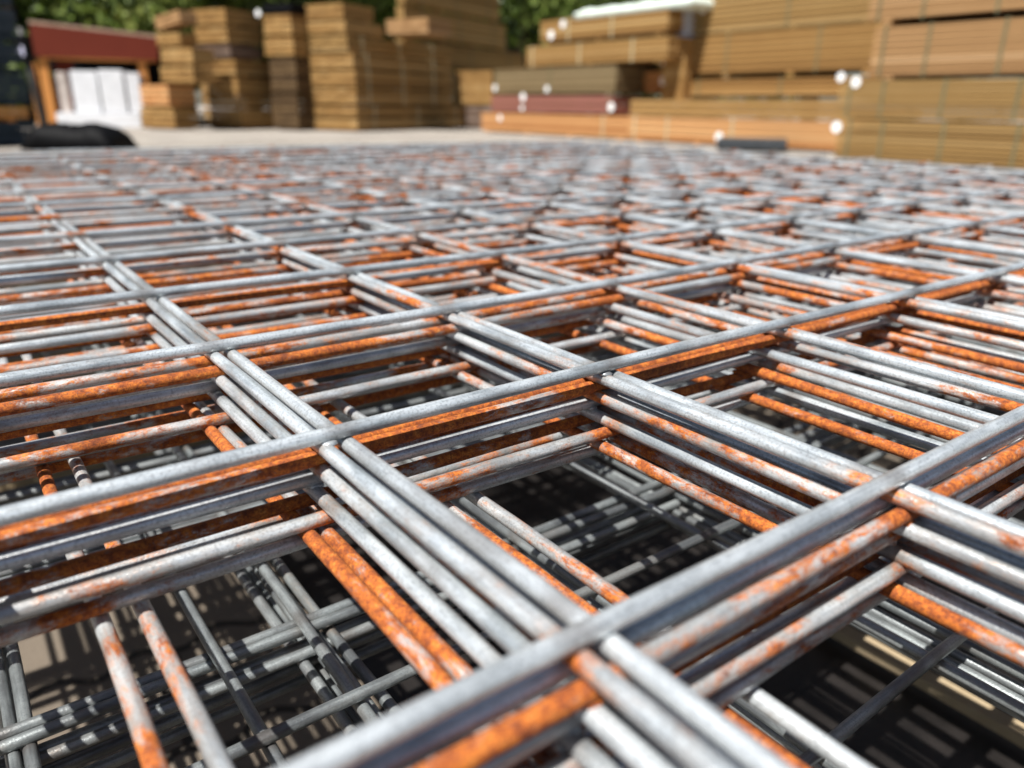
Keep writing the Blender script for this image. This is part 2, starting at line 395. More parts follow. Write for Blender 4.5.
G2 = 'welded mesh sheets of the lower stack'
ZL = ZT - 0.095
LL = lambda k: ZL - k * VZ
LOW = [
    (0, 1, -0.0220, 0.0090, 'top sheet of the lower mesh stack, dull grey single wires seen through the open cells'),
    (2, 1, 0.0080, 0.0600, 'second sheet of the lower mesh stack, dull zinc wires in shade'),
    (2, 3, 0.0135, 0.0648, 'third sheet of the lower mesh stack, its wires beside those of the second'),
    (4, 3, 0.0195, 0.0585, 'fourth sheet of the lower mesh stack, seen between the wires above'),
    (4, 5, 0.0075, 0.0635, 'fifth sheet of the lower mesh stack, almost black in the shade'),
    (6, 5, 0.0125, 0.0605, 'sixth sheet of the lower mesh stack, dark wires deep in shade'),
    (6, 7, 0.0100, 0.0660, 'last sheet but one of the lower mesh stack, nearly hidden'),
    (8, 7, 0.0150, 0.0615, 'lowest sheet of the lower mesh stack, resting on the bottom bearers'),
]
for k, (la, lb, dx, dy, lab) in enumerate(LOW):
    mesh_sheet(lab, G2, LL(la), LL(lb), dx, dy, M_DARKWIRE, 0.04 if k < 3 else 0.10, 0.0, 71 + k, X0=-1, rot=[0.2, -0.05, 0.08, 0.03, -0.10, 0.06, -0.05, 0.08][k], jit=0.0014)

def batten(y, z0, z1, w, label):
    m = MB()
    m.box((-0.15, y - w / 2, z0), (X1 * CELL + 0.22, 0, 0), (0, w, 0), (0, 0, z1 - z0), 0.5)
    tag(m.build('timber_batten', T_BATTEN, bevel=0.003), label, 'batten', 'battens under the mesh stacks')
zu = L(10) - D / 2; zl = LL(8) - D / 2
for y, nm in ((-0.37, 'at the near edge of the sheets'), (0.78, 'mid-way under the upper sheets'), (1.42, 'at the far edge')):
    batten(y, LL(0) + D / 2 + 0.0005, zu - 0.0005, 0.058, 'rough timber batten between the two mesh stacks, ' + nm)
for y, nm in ((-0.33, 'near edge'), (0.84, 'middle'), (1.38, 'far edge')):
    batten(y, 0.0, zl - 0.0005, 0.075, 'squared timber bearer on the pavers under the lower mesh stack, ' + nm)
m = MB(); m.box((0.408, -0.27, 0.0105), (0.014, 0, 0), (0, 0.46, 0), (0, 0, 0.008), 0.6)
tag(m.build('timber_lath', T_BATTEN, bevel=0.001), 'thin pale timber lath lying on black plastic below the meshes', 'lath')
m = MB()
for j in range(25):
    for i in range(9):
        x, y = 0.11 + 0.50 * i / 8, -0.27 + 1.05 * j / 24
        m.v.append(Vector((x, y, 0.0025 + (0.0 if 0.36 < x < 0.50 and -0.3 < y < 0.9 else 0.007 * max(0, noise.noise(Vector((x * 14, y * 9, 2))))))))
for j in range(24):
    for i in range(8):
        k = j * 9 + i; m.f.append([k, k + 1, k + 10, k + 9])
m.t = [0.5] * len(m.f)
o = m.build('ground_sheet', plain('dusty_black_plastic', (0.014, 0.012, 0.011), 0.42, var=0.5, scale=30, bump=0.002), smooth=True)
tag(o, 'dusty black plastic sheet lying on the pavers beneath the mesh stacks', 'plastic sheet')

# ------------------------------------------------------------------ lumber
def bundle(p, e1, e2, z0, z1, mat, label, group, n1=1, layers=6, along=1, bearer=0.03, straps=(), strap_mat=None, tags=(), jut=0.015, cat='lumber bundle', name='lumber_bundle', seed=None, tonemid=0.5):
    """p: ground corner; e1, e2: horizontal edge vectors (e1 = the side seen); boards run along e1 (along=1) or e2 (along=2)"""
    q = random.Random(label if seed is None else seed)
    p = Vector((p[0], p[1], 0)); e1 = Vector((e1[0], e1[1], 0)); e2 = Vector((e2[0], e2[1], 0))
    u1, u2 = e1.normalized(), e2.normalized()
    c = p + (e1 + e2) / 2; c.z = z0
    root = empty(name, c); tag(root, label, cat, group)
    m = MB(); h = (z1 - z0 - bearer) / layers
    lon, lat = (e1, e2) if along == 1 else (e2, e1)
    ulon, ulat = lon.normalized(), lat.normalized()
    n = max(2, int(lat.length / 0.145)); w = lat.length / n
    up = u1.cross(u2).z > 0
    for k in range(layers):
        lt = q.gauss(tonemid, 0.20)
        for i in range(n):
            j = q.uniform(-jut, 0); j2 = q.uniform(-jut, 0)
            # boards on the seen side lie almost flush
            s = q.uniform(0, 0.004)
            o = p - c + ulon * (-j) + ulat * (w * i + s); o.z = bearer + h * k
            a = ulon * (lon.length + j + j2); b = ulat * (w - 0.005); cc = Vector((0, 0, h - min(0.011, (0.24 if layers > 6 else 0.17) * h)))
            t = min(1, max(0, q.gauss(lt, 0.10)))
            m.box(o, a, b, cc, t)
    m.build('boards', mat, root)
    if bearer > 0.01:
        nb = max(2, int(lon.length / 0.9) + 1)
        for i in range(nb):
            bm_ = MB(); o = p - c + ulon * (0.12 + (lon.length - 0.32) * i / (nb - 1)) + ulat * 0.01; o.z = 0.002
            bm_.box(o, ulon * 0.08, ulat * (lat.length - 0.02), Vector((0, 0, bearer - 0.004)), 0.5)
            bm_.build('bearer', mat, root)
    for s in straps:
        sm = MB(); o = p - c + ulon * (lon.length * s)
        zz0, zz1 = 0.004 if bearer < 0.01 else bearer * 0.5, z1 - z0 + 0.004
        t_, wd = 0.004, 0.022
        for side in (0, 1):
            oo = o + ulat * (-t_ if side == 0 else lat.length); oo.z = zz0
            sm.box(oo, ulon * wd, ulat * t_, Vector((0, 0, zz1 - zz0)), 0.5)
        oo = o.copy(); oo.z = z1 - z0 + 0.0005
        sm.box(oo, ulon * wd, ulat * lat.length, Vector((0, 0, t_)), 0.5)
        sm.build('strap', strap_mat or M_STRAP, root)
    nrm = -u2
    for (px, py, r) in tags:      # white discs standing in for small blurred glints on the seen side
        g = on_plane(p + nrm * 0.006, nrm, px, py) - c
        tm = MB(); k = 14; r = r * q.uniform(0.68, 1.08)
        up_ = Vector((0, 0, 1))
        for sgn in (0, 1):
            for i in range(k):
                a = 2 * math.pi * i / k
                tm.v.append(g + nrm * (0.002 * sgn) + u1 * (math.cos(a) * r) + up_ * (math.sin(a) * r * 1.05))
        tm.f = [list(range(k))[::-1], list(range(k, 2 * k))] + [[i, (i + 1) % k, k + (i + 1) % k, k + i] for i in range(k)]
        tm.t = [0.5] * len(tm.f)
        tm.build('tag', M_GLINT, root)  # painted glint, a plain white disc
    return root

# --- right-hand rows: long sides along +y in planes x = X, seen from -x
GR = 'lumber bundles stacked in the right-hand row'
def row_bundle(X, pxl, pxr, pyt, pyb, mat, label, depth=1.0, pm=None, ground=False, **kw):
    n = Vector((-1, 0, 0)); p0 = Vector((X, 0, 0))
    pm = pm or (pxl + pxr) / 2
    yl = on_plane(p0, n, pxl, (pyt + pyb) / 2).y; yr = on_plane(p0, n, pxr, (pyt + pyb) / 2).y
    zt = on_plane(p0, n, pm, pyt).z; zb = 0.0 if ground else on_plane(p0, n, pm, pyb).z
    return bundle((X, yl), (0, yr - yl), (depth, 0), zb, zt, mat, label, GR, along=1, **kw)

TR = 0.050
XA, XB, XC = 6.2, 7.3, 6.9
# nearest stack, right edge of the picture
row_bundle(XA, 836, 1105, 121, 160, T_OLIVE, 'ground-level olive bundle of thin boards at the right edge, behind the mesh', ground=True, pm=930, layers=9, straps=(0.05, 0.2, 0.45, 0.72), bearer=0.014, tags=[(836.5, 127, TR)], jut=0.006)
row_bundle(XA, 837, 1105, 79, 121, T_OLIVE, 'deep olive bundle of thin boards second up in the right-edge stack', pm=930, layers=10, straps=(0.05, 0.2, 0.45, 0.72), bearer=0.014, tags=[(856, 82, TR * 1.1), (841, 77, TR)], jut=0.006)
row_bundle(XA, 872, 1105, 23, 62+17, T_PINK, 'tan bundle third up in the right-edge stack, its end set back', pm=930, layers=8, bearer=0.035, straps=(0.05, 0.27, 0.6), jut=0.006)
row_bundle(XA, 872, 1105, -45, 22, T_PINK, 'pale pinkish bundle at the top of the right-edge stack', pm=930, layers=9, bearer=0.05, straps=(0.05, 0.27, 0.6), jut=0.006)
# middle stack
row_bundle(XB - 0.43, 628, 868, 119, 150, T_ORANGE, 'fresh orange bundle on the ground in the middle stack, under a ledge', ground=True, pm=740, layers=4, straps=(0.03, 0.2, 0.5), strap_mat=M_PALESTRAP, tags=[(719, 137, TR)])
row_bundle(XB - 0.40, 630, 852, 99, 118.6, T_OCHRE, 'ochre bundle jutting out as a pale ledge in the middle stack', depth=1.3, pm=740, layers=3, bearer=0.012, straps=(), jut=0.004)
row_bundle(XB, 662, 880, 78, 97, T_OCHRE, 'thin ochre bundle lying on the ledge of the middle stack', pm=740, layers=4, bearer=0.02, straps=(0.2, 0.6), tags=[(663, 81, TR)])
row_bundle(XB, 660, 884, 32, 77, T_OCHRE, 'tall smooth ochre bundle halfway up the middle stack', pm=740, layers=7, bearer=0.05, straps=(0.1, 0.35, 0.75), tags=[(664, 61, TR), (678, 44, TR), (689, 33, TR)])
row_bundle(XB, 664, 884, -8, 32, T_OLIVE, 'olive bundle of boards near the top of the middle stack', pm=740, layers=7, bearer=0.02, straps=(0.2, 0.62), tags=[(703, 9, TR)])
row_bundle(XB, 668, 884, -52, -8, T_OCHRE, 'ochre bundle crowning the middle stack', pm=740, layers=7, bearer=0.05, straps=(0.2, 0.62))
# further stack, centre of the picture
row_bundle(XC, 481, 629, 114, 150, T_ORANGE, 'fresh orange bundle on the ground at the foot of the centre stack', ground=True, pm=555, layers=5, straps=(0.85,), strap_mat=M_PALESTRAP, tags=[(500, 118, TR)], bearer=0.03)
row_bundle(XC, 491, 613, 95, 114, T_PURPLE, 'purple-brown bundle in two layers low in the centre stack', pm=555, layers=2, bearer=0.02, straps=(0.3, 0.97), tags=[(523, 97, TR), (522, 108, TR * 0.9), (611, 107, TR * 1.15)])
row_bundle(XC, 494, 616, 66, 94, T_GREY, 'weathered grey-brown bundle in the middle of the centre stack', pm=555, layers=9, bearer=0.02, straps=(0.02, 0.5), tags=[(495, 88, TR), (547, 89, TR * 0.85)])
row_bundle(XC + 0.5, 640, 664, 71, 93, T_ORANGE, 'short orange bundle tucked in the gap between centre and middle stacks', depth=0.6, pm=650, layers=3, bearer=0.03)
row_bundle(XC, 526, 668, 41, 65, T_OCHRE, 'ochre bundle shifted right in the centre stack above the weathered one', pm=600, layers=5, bearer=0.03, straps=(0.05, 0.42, 0.78), strap_mat=M_PALESTRAP)
row_bundle(XC, 540, 668, 14, 40, T_OCHRE, 'ochre bundle at the top of the centre stack under white film', pm=600, layers=5, bearer=0.03, straps=(0.25, 0.6), strap_mat=M_PALESTRAP, tags=[(563, 24, TR * 0.9), (551, 35, TR)])

def film_slab(X, pxl, pxr, pyt, pyb, mat, label, depth, thick=None, seed=3):
    n = Vector((-1, 0, 0)); p0 = Vector((X, 0, 0))
    pm = (pxl + pxr) / 2
    yl = on_plane(p0, n, pxl, pyb).y; yr = on_plane(p0, n, pxr, pyb).y
    zb = on_plane(p0, n, pm, pyb).z; zt = on_plane(p0, n, pm, pyt).z
    nx, ny = 10, 26
    m = MB(); q = Vector((seed, 0, 0))
    for side in (1, 0):
        for j in range(ny + 1):
            for i in range(nx + 1):
                x = X + depth * i / nx; y = yr + (yl - yr) * j / ny
                hz = zt if side else zb
                if side:
                    hz += 0.018 * noise.noise(Vector((x * 5, y * 5, seed)))
                    ed = min(i, nx - i, j, ny - j)
                    if ed == 0: hz -= 0.035
                m.v.append(Vector((x, y, hz)))
    st = (nx + 1) * (ny + 1); idx = lambda s, i, j: s * st + j * (nx + 1) + i
    for j in range(ny):
        for i in range(nx):
            m.f.append([idx(0, i, j), idx(0, i + 1, j), idx(0, i + 1, j + 1), idx(0, i, j + 1)])
            m.f.append([idx(1, i, j), idx(1, i, j + 1), idx(1, i + 1, j + 1), idx(1, i + 1, j)])
    for i in range(nx):
        for j in (0, ny): m.f.append([idx(0, i, j), idx(0, i + 1, j), idx(1, i + 1, j), idx(1, i, j)])
    for j in range(ny):
        for i in (0, nx): m.f.append([idx(0, i, j), idx(0, i, j + 1), idx(1, i, j + 1), idx(1, i, j)])
    m.t = [0.5] * len(m.f)
    return tag(m.build('wrapping_film', mat, smooth=True), label, 'plastic film')
film_slab(XC, 574, 688, 2, 13.3, M_GREENFILM, 'white and pale green plastic film covering the top of the centre stack', 1.0)

# blue-wrapped pack end and a black slab on the ground
bundle_p = on_plane(Vector((XC + 0.25, 0, 0)), Vector((-1, 0, 0)), 668, 40)
pk = empty('wrapped_pack', (bundle_p.x, bundle_p.y, bundle_p.z)); tag(pk, 'pale blue wrapped pack between the centre stack and the middle stack', 'wrapped pack')
w_ = (on_plane(Vector((XC + 0.25, 0, 0)), Vector((-1, 0, 0)), 683, 40) - bundle_p).y
h_ = on_plane(Vector((XC + 0.25, 0, 0)), Vector((-1, 0, 0)), 668, 11).z - bundle_p.z
m = MB()
for k in range(6):
    m.box((0, w_, h_ * k / 6), (0.7, 0, 0), (0, -w_, 0), (0, 0, h_ / 6 - 0.006), 0.5)
m.build('wrapping', M_BLUEFILM, pk, bevel=0.004)
bundle(bundle_p + Vector((0, 0.05, 0)), (0, w_ - 0.1), (0.7, 0), 0.0, bundle_p.z - 0.001, T_OCHRE, 'narrow ochre bundle standing under the pale blue pack', GR, layers=14, along=2)

g0 = ground_pt(716, 151); g1 = ground_pt(786, 153)
dv = (g1 - g0); dv.z = 0; nv = Vector((-dv.y, dv.x, 0)).normalized()
if nv.dot(CAM - g0) > 0: nv = -nv
t = empty('black_slab', g0); tag(t, 'low black plastic-covered slab on the ground before the middle stack', 'slab')
m = MB(); zt_ = on_plane(g0, nv, 750, 139).z
m.box((0, 0, 0.02), dv, nv * 0.5, (0, 0, max(0.06, zt_ - 0.02)), 0.5); m.build('cover', plain('charcoal_sheet', (0.035, 0.04, 0.045), 0.4), t, bevel=0.012)
m = MB()
for s in (0.1, 0.8): m.box(dv * s + nv * 0.02, dv.normalized() * 0.06, nv * 0.46, (0, 0, 0.019), 0.5)
m.build('runner', T_BATTEN, t)

# --- left-hand stacks: seen across a corner; lit ends face us, shaded long sides face right
GLn = 'lumber bundles stacked on the left'
RA = math.radians(25)
AU = Vector((-math.sin(RA), math.cos(RA), 0))      # along the lit end, to the left and away
AV = Vector((math.cos(RA), math.sin(RA), 0))       # along the shaded side, to the right and away
def stack_bundle(corner, pxl, pxc, pxr, pyt, pyb, mat, label, ground=False, du=0.0, dvv=0.0, tilt=None, **kw):
    """pxl..pxc lit end, pxc..pxr shaded side, heights read at the corner pxc"""
    c0 = Vector(corner)
    nl = Vector((-AV.x, -AV.y, 0)); nd = Vector((-AU.x, -AU.y, 0))
    base = c0 + AU * du + AV * dvv
    # corner of this bundle on the lit plane
    pc = on_plane(base, nl, pxc, (pyt + pyb) / 2)
    pl = on_plane(base, nl, pxl, (pyt + pyb) / 2)
    su = (pl - pc).dot(AU)
    pr = on_plane(pc, nd, pxr, (pyt + pyb) / 2)
    sv = max(0.3, (pr - pc).dot(AV))
    zt = on_plane(base, nl, pxc, pyt).z; zb = 0.0 if ground else on_plane(base, nl, pxc, pyb).z
    p = Vector((pc.x, pc.y, 0)) + AU * su
    return bundle((p.x, p.y), -AU * su, AV * sv, zb, zt, mat, label, GLn, along=2, **kw)

c4 = ground_pt(357, 132)
for pyt, pyb, l, c, r, mt, lab, g, lay in (
    (119, 132, 303, 357, 478, T_OCHRE, 'ochre bundle on the ground in the stack left of centre, long shaded side', True, 3),
    (106, 119, 303, 357, 478, T_OCHRE, 'second bundle up in the stack left of centre, above the ground one', False, 3),
    (88, 106, 303, 356, 452, T_OCHRE, 'third bundle up in the stack left of centre', False, 4),
    (70, 88, 303, 355, 452, T_OCHRE, 'fourth bundle up in the stack left of centre', False, 4),
    (53, 70, 302, 353, 452, T_OCHRE, 'fifth bundle up in the stack left of centre', False, 4),
    (35, 53, 306, 347, 452, T_OLIVE, 'greyer sixth bundle up in the stack left of centre, a little narrower', False, 5),
    (20, 35, 306, 345, 384, T_OCHRE, 'seventh bundle up in the stack left of centre, short', False, 4),
    (2, 20, 300, 343, 374, T_OCHRE, 'topmost bundle of the stack left of centre', False, 4)):
    stack_bundle(c4, l, c, r, pyt, pyb, mt, lab, ground=g, layers=lay, straps=(0.12, 0.45, 0.78) if r > 400 else (), strap_mat=M_PALESTRAP, bearer=0.03)
p_ = on_plane(c4 + AU * 0.02, Vector((-AU.x, -AU.y, 0)), 388, 34)
stack_bundle(p_, 386, 428, 452, 17, 34.5, T_PINK, 'pinkish bundle end lying on top of the stack left of centre', layers=4, bearer=0.03)

c2 = ground_pt(241, 130)
for pyt, pyb, l, c, r, mt, lab, g, lay in (
    (109, 130, 204, 242, 300, T_OCHRE, 'ochre bundle on the ground in the second stack from the shed', True, 4),
    (76, 109, 201, 238, 298, T_OCHRE, 'paler tall bundle second up in the second stack from the shed', False, 6),
    (59, 76, 191, 235, 290, T_OCHRE, 'thin bundle sticking out left in the second stack from the shed', False, 3),
    (44, 59, 195, 230, 262, T_SILVER, 'silver-grey weathered bundle in the second stack from the shed', False, 4),
    (26, 44, 194, 227, 262, T_OCHRE, 'bundle under the top of the second stack from the shed', False, 3),
    (7, 26, 190, 225, 262, T_OCHRE, 'topmost bundle of the second stack from the shed', False, 3)):
    stack_bundle(c2, l, c, r, pyt, pyb, mt, lab, ground=g, layers=lay, bearer=0.03)

c3 = ground_pt(297, 131)
c3 = c3 + AU * 0.5 + AV * 0.05
for pyt, pyb, l, c, r, mt, lab, g, lay in (
    (94, 131, 272, 298, 330, T_SHADE, 'brown bundle on the ground in the narrow recessed stack', True, 6),  # brown here stands in for the shade in the recess
    (57, 94, 270, 296, 330, T_SHADE, 'dark brown bundle halfway up the narrow recessed stack', False, 6),  # recess shade painted into these boards too
    (36, 57, 264, 293, 316, T_OCHRE, 'ochre bundle second from the top of the narrow recessed stack', False, 4),
    (13, 36, 263, 291, 312, T_OCHRE, 'ochre bundle at the top of the narrow recessed stack under black film', False, 4)):
    stack_bundle(c3, l, c, r, pyt, pyb, mt, lab, ground=g, layers=lay, bearer=0.03, tags=[(258, 13, TR)] if pyt == 13 else [])
# black film over the recessed stack
nl = Vector((-AV.x, -AV.y, 0))
a_ = on_plane(c3, nl, 262, 13); b_ = on_plane(c3, nl, 291, 13)
m = MB(); zt_ = on_plane(c3, nl, 277, 3).z
p_ = Vector((b_.x, b_.y, on_plane(c3, nl, 291, 12.6).z + 0.002))
m.box((0, 0, 0), AV * 1.0, AU * (a_ - b_).length, (0, 0, zt_ - p_.z), 0.5)
o = m.build('film_cover', M_BLACK, bevel=0.02); o.location = p_
tag(o, 'black plastic cover on top of the narrow recessed stack', 'plastic cover')

c1 = ground_pt(173, 130)
for pyt, pyb, l, c, r, mt, lab, g, lay in (
    (107, 130, 141, 174, 200, T_OCHRE, 'ochre bundle on the ground in the stack next to the shed', True, 4),
    (84, 107, 140, 168, 196, T_ORANGE, 'orange-tinted bundle second up in the stack next to the shed', False, 4),
    (66, 84, 160, 193, 215, T_OCHRE, 'bundle shifted right in the middle of the stack next to the shed', False, 3),
    (47, 66, 161, 192, 215, T_OCHRE, 'bundle under the leaning top ones in the stack next to the shed', False, 3),
    (32, 47, 156, 180, 192, T_OCHRE, 'small bundle second from top of the stack next to the shed', False, 3)):
    stack_bundle(c1, l, c, r, pyt, pyb, mt, lab, ground=g, layers=lay, bearer=0.03)
r_ = stack_bundle(c1, 155, 181, 192, 15, 30, T_PINK, 'tilted bundle at the top of the stack next to the shed', layers=3, bearer=0.02)
r_.rotation_euler = Matrix.Rotation(math.radians(-9), 4, AV).to_euler()
r_.location.z += 0.04

# further dark tower behind the stack left of centre, and a lit bundle beside it
c6 = ground_pt(410, 128.2); c6 = c6 + AU * 1.2
for i, (pyt, pyb, l, c, r, lab) in enumerate((
    (98, 128, 396, 404, 486, 'shaded bundle on the ground in the tower behind the stack left of centre'),
    (66, 98, 396, 404, 492, 'shaded bundle second up in the tower behind the stack left of centre'),
    (38, 66, 396, 404, 524, 'long shaded bundle in the tower behind the stack left of centre'),
    (5, 38, 396, 404, 506, 'shaded bundle near the top of the tower behind the stack left of centre'),
    (-28, 5, 396, 404, 500, 'topmost bundle of the tower behind the stack left of centre'))):
    stack_bundle(c6, l, c, r, pyt, pyb, T_OLIVE, lab, ground=(i == 0), layers=5, bearer=0.04, straps=(0.15, 0.5, 0.85), strap_mat=M_STRAP)
c7 = ground_pt(480, 128.8) + AU * 0.4
stack_bundle(c7, 456, 492, 520, 70, 106, T_OCHRE, 'lit yellow bundle in the gap left of the purple-brown bundle', layers=5, bearer=0.03)
stack_bundle(c7, 456, 492, 520, 106, 129, T_SILVER, 'dark bundle on the ground in the gap left of the centre stack', ground=True, layers=4, bearer=0.03)

# --- dark slate stack at the left edge
cs = ground_pt(31, 146)
GS = 'slate-coloured bundles at the left edge'
for i, (pyt, pyb, mt, lab) in enumerate((
    (122, 146, T_SLATE, 'slate-coloured bundle on the ground at the left edge'),
    (106, 120, T_POST, 'brown-orange layer of boards low in the slate-coloured stack'),
    (67, 104, T_SLATE, 'slate-coloured bundle above the brown layer at the left edge'),
    (44, 65, T_SLATE, 'thinner slate-coloured bundle halfway up the left-edge stack'),
    (10, 42, T_SLATE, 'slate-coloured bundle near the top of the left-edge stack'),
    (-40, 8, T_SLATE, 'uppermost slate-coloured bundle of the left-edge stack'))):
    pr_ = on_plane(cs, -AU, 31 if i != 1 else 27, 100)
    zt = on_plane(cs, -AU, 20, pyt).z; zb = 0 if i == 0 else on_plane(cs, -AU, 20, pyb + 2).z
    bundle(pr_ - AV * 1.6, AV * 1.6, AU * 1.1, zb, zt, mt, lab, GS, layers=[3, 2, 5, 3, 4, 6][i], along=1, bearer=0.03, jut=0.01)

# ------------------------------------------------------------------ red shelter
dirS = Vector((math.sin(math.radians(112)), math.cos(math.radians(112)), 0)); nS = Vector((dirS.y, -dirS.x, 0))
s0 = ground_pt(36, 127); 
def SP(px, py, back=0.0):
    return on_plane(s0 - nS * back, nS, px, py)
sh = empty('timber_shelter', (s0.x, s0.y, 0)); tag(sh, 'open timber shelter with a sloping dark red fascia and orange posts, left of the lumber', 'shelter')
rel = lambda v: Vector((v.x - s0.x, v.y - s0.y, v.z))
BK = -nS
def quad_prism(pts, depth, mat, name, tone=0.5):
    m = MB(); q = [rel(p) for p in pts]
    n = len(q)
    m.v = q + [p + BK * depth for p in q]
    m.f = [list(range(n)), list(range(n, 2 * n))[::-1]] + [[i, (i + 1) % n, n + (i + 1) % n, n + i] for i in range(n)]
    m.t = [tone] * len(m.f)
    return m.build(name, mat, sh)
quad_prism([SP(30, 23), SP(158, 38), SP(158, 60), SP(30, 56)], 0.05, T_RED, 'fascia')
quad_prism([SP(28, 20), SP(160, 35.5), SP(160, 38.2), SP(28, 23.2)], 1.9, plain('roof_edge', (0.30, 0.20, 0.14), 0.7), 'roof')
quad_prism([SP(40, 56, 0.06), SP(157, 60, 0.06), SP(157, 62.5, 0.06), SP(40, 59, 0.06)], 0.06, T_POST, 'beam')
def post(px, w, mat):
    a = SP(px, 127); a.z = 0
    top = SP(px, 58).z
    m = MB(); m.box(rel(a) + BK * 0.06, dirS * w, BK * 0.1, (0, 0, top - 0.01), 0.5); return m.build('post', mat, sh)
for px, w, mt in ((37, 0.10, T_POST), (48, 0.12, T_POST), (146, 0.11, T_POST)): post(px, w, mt)
quad_prism([SP(55, 60, 0.2), SP(73, 61, 0.2), SP(73, 125, 0.2), SP(55, 127, 0.2)], 0.04, T_RED, 'side_panel')
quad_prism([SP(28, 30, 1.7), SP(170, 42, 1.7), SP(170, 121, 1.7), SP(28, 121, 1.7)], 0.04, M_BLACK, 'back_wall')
def pack(pxl, pxr, pyt, pyb, back, depth, label, ground=False, mat=M_FILM, name='wrapped_pack', bev=0.03):
    a, b = SP(pxl, pyb, back), SP(pxr, pyb, back)
    zt = SP((pxl + pxr) / 2, pyt, back).z; zb = 0.0 if ground else a.z
    m = MB(); 
    m.box((0, 0, 0), (b - a).xy.to_3d(), BK * depth, (0, 0, zt - zb), 0.5)
    o = m.build(name, mat, bevel=0.012); o.location = (a.x, a.y, zb)
    return tag(o, label, 'wrapped pack', 'white wrapped packs in the shelter')
pack(58, 142, 113, 127, -0.30, 0.5, 'long white wrapped pack lying along the floor of the red shelter', ground=True)
pack(76, 102, 71, 112.6, -0.24, 0.4, 'white wrapped pack standing on the left in the red shelter')
pack(104, 128, 70, 112.6, -0.27, 0.4, 'brightest white wrapped pack standing in the middle of the red shelter')
pack(130, 144, 73, 112.6, -0.24, 0.4, 'narrow pale wrapped pack standing on the right in the red shelter', mat=M_FILM)
pack(62, 72, 72, 112.6, -0.1, 0.03, 'thin grey wrapped board leaning by the red panel of the shelter', mat=plain('grey_film', (0.42, 0.36, 0.32), 0.5))

# black plastic heap between slate stack and shelter
h0 = ground_pt(66, 151)
m = MB(); nx, ny = 26, 18; Wd, Dp = 0.72, 0.5
vr = R_.copy(); vr.z = 0; vr.normalize(); vf = F_.copy(); vf.z = 0; vf.normalize()
for j in range(ny + 1):
    for i in range(nx + 1):
        a, b = i / nx * 2 - 1, j / ny * 2 - 1
        e = max(0.0, 1 - abs(a) ** 9) * max(0.0, 1 - abs(b) ** 7)
        hz = e * (0.18 - 0.02 * a + 0.03 * noise.noise(Vector((a * 2.3, b * 2.3, 4))) + 0.03 * noise.noise(Vector((a * 7, b * 7, 1)))) + 0.006
        m.v.append(vr * (a * Wd / 2) + vf * ((b + 1) * Dp / 2) + Vector((0, 0, hz)))
for j in range(ny):
    for i in range(nx):
        k = j * (nx + 1) + i; m.f.append([k, k + 1, k + nx + 2, k + nx + 1])
m.t = [0.5] * len(m.f)
o = m.build('plastic_sheeting', M_BLACK, smooth=True); o.location = h0
sd = o.modifiers.new('thickness', 'SOLIDIFY'); sd.thickness = 0.004; sd.offset = 1
tag(o, 'crumpled black plastic sheeting heaped on the ground before the red shelter', 'plastic sheeting')

# leaning dark post with a white label, and a thin pole
g = ground_pt(47, 138); ln = empty('leaning_post', g); tag(ln, 'dark post leaning beside the slate stack, with a pale label near its top', 'post')
pl_ = on_plane(g, -vf, 20, 28) - g
m = MB(); m.tube([(0, 0, 0.02), tuple(pl_ * 0.5), tuple(pl_)], 0.035, 10); m.build('shaft', M_DARK, ln, smooth=True)
m = MB(); c = pl_ * 0.80
m.box(c - vr * 0.06 - vf * 0.07 - Vector((0, 0, 0.11)), vr * 0.12, vf * 0.12, (0, 0, 0.26), 0.5); m.build('sleeve', M_BLACK, ln, bevel=0.015)
m = MB(); m.box(c - vr * 0.035 - vf * 0.078 - Vector((0, 0, 0.05)), vr * 0.06, vf * 0.006, (0, 0, 0.09), 0.5); m.build('tag', plain('lilac_label', (0.55, 0.55, 0.70), 0.5, var=0.05), ln)
g = ground_pt(27, 122); po = empty('lamp_pole', g); tag(po, 'thin grey steel pole rising behind the slate stack', 'pole')
m = MB(); m.tube([(0, 0, 0), (0, 0, 1.5), (0, 0, 4.2)], [0.045, 0.04, 0.03], 12); m.build('shaft', M_STEEL, po, smooth=True)
m = MB(); m.box((-0.09, -0.09, 0), (0.18, 0, 0), (0, 0.18, 0), (0, 0, 0.015), 0.5); m.build('base_plate', M_STEEL, po)

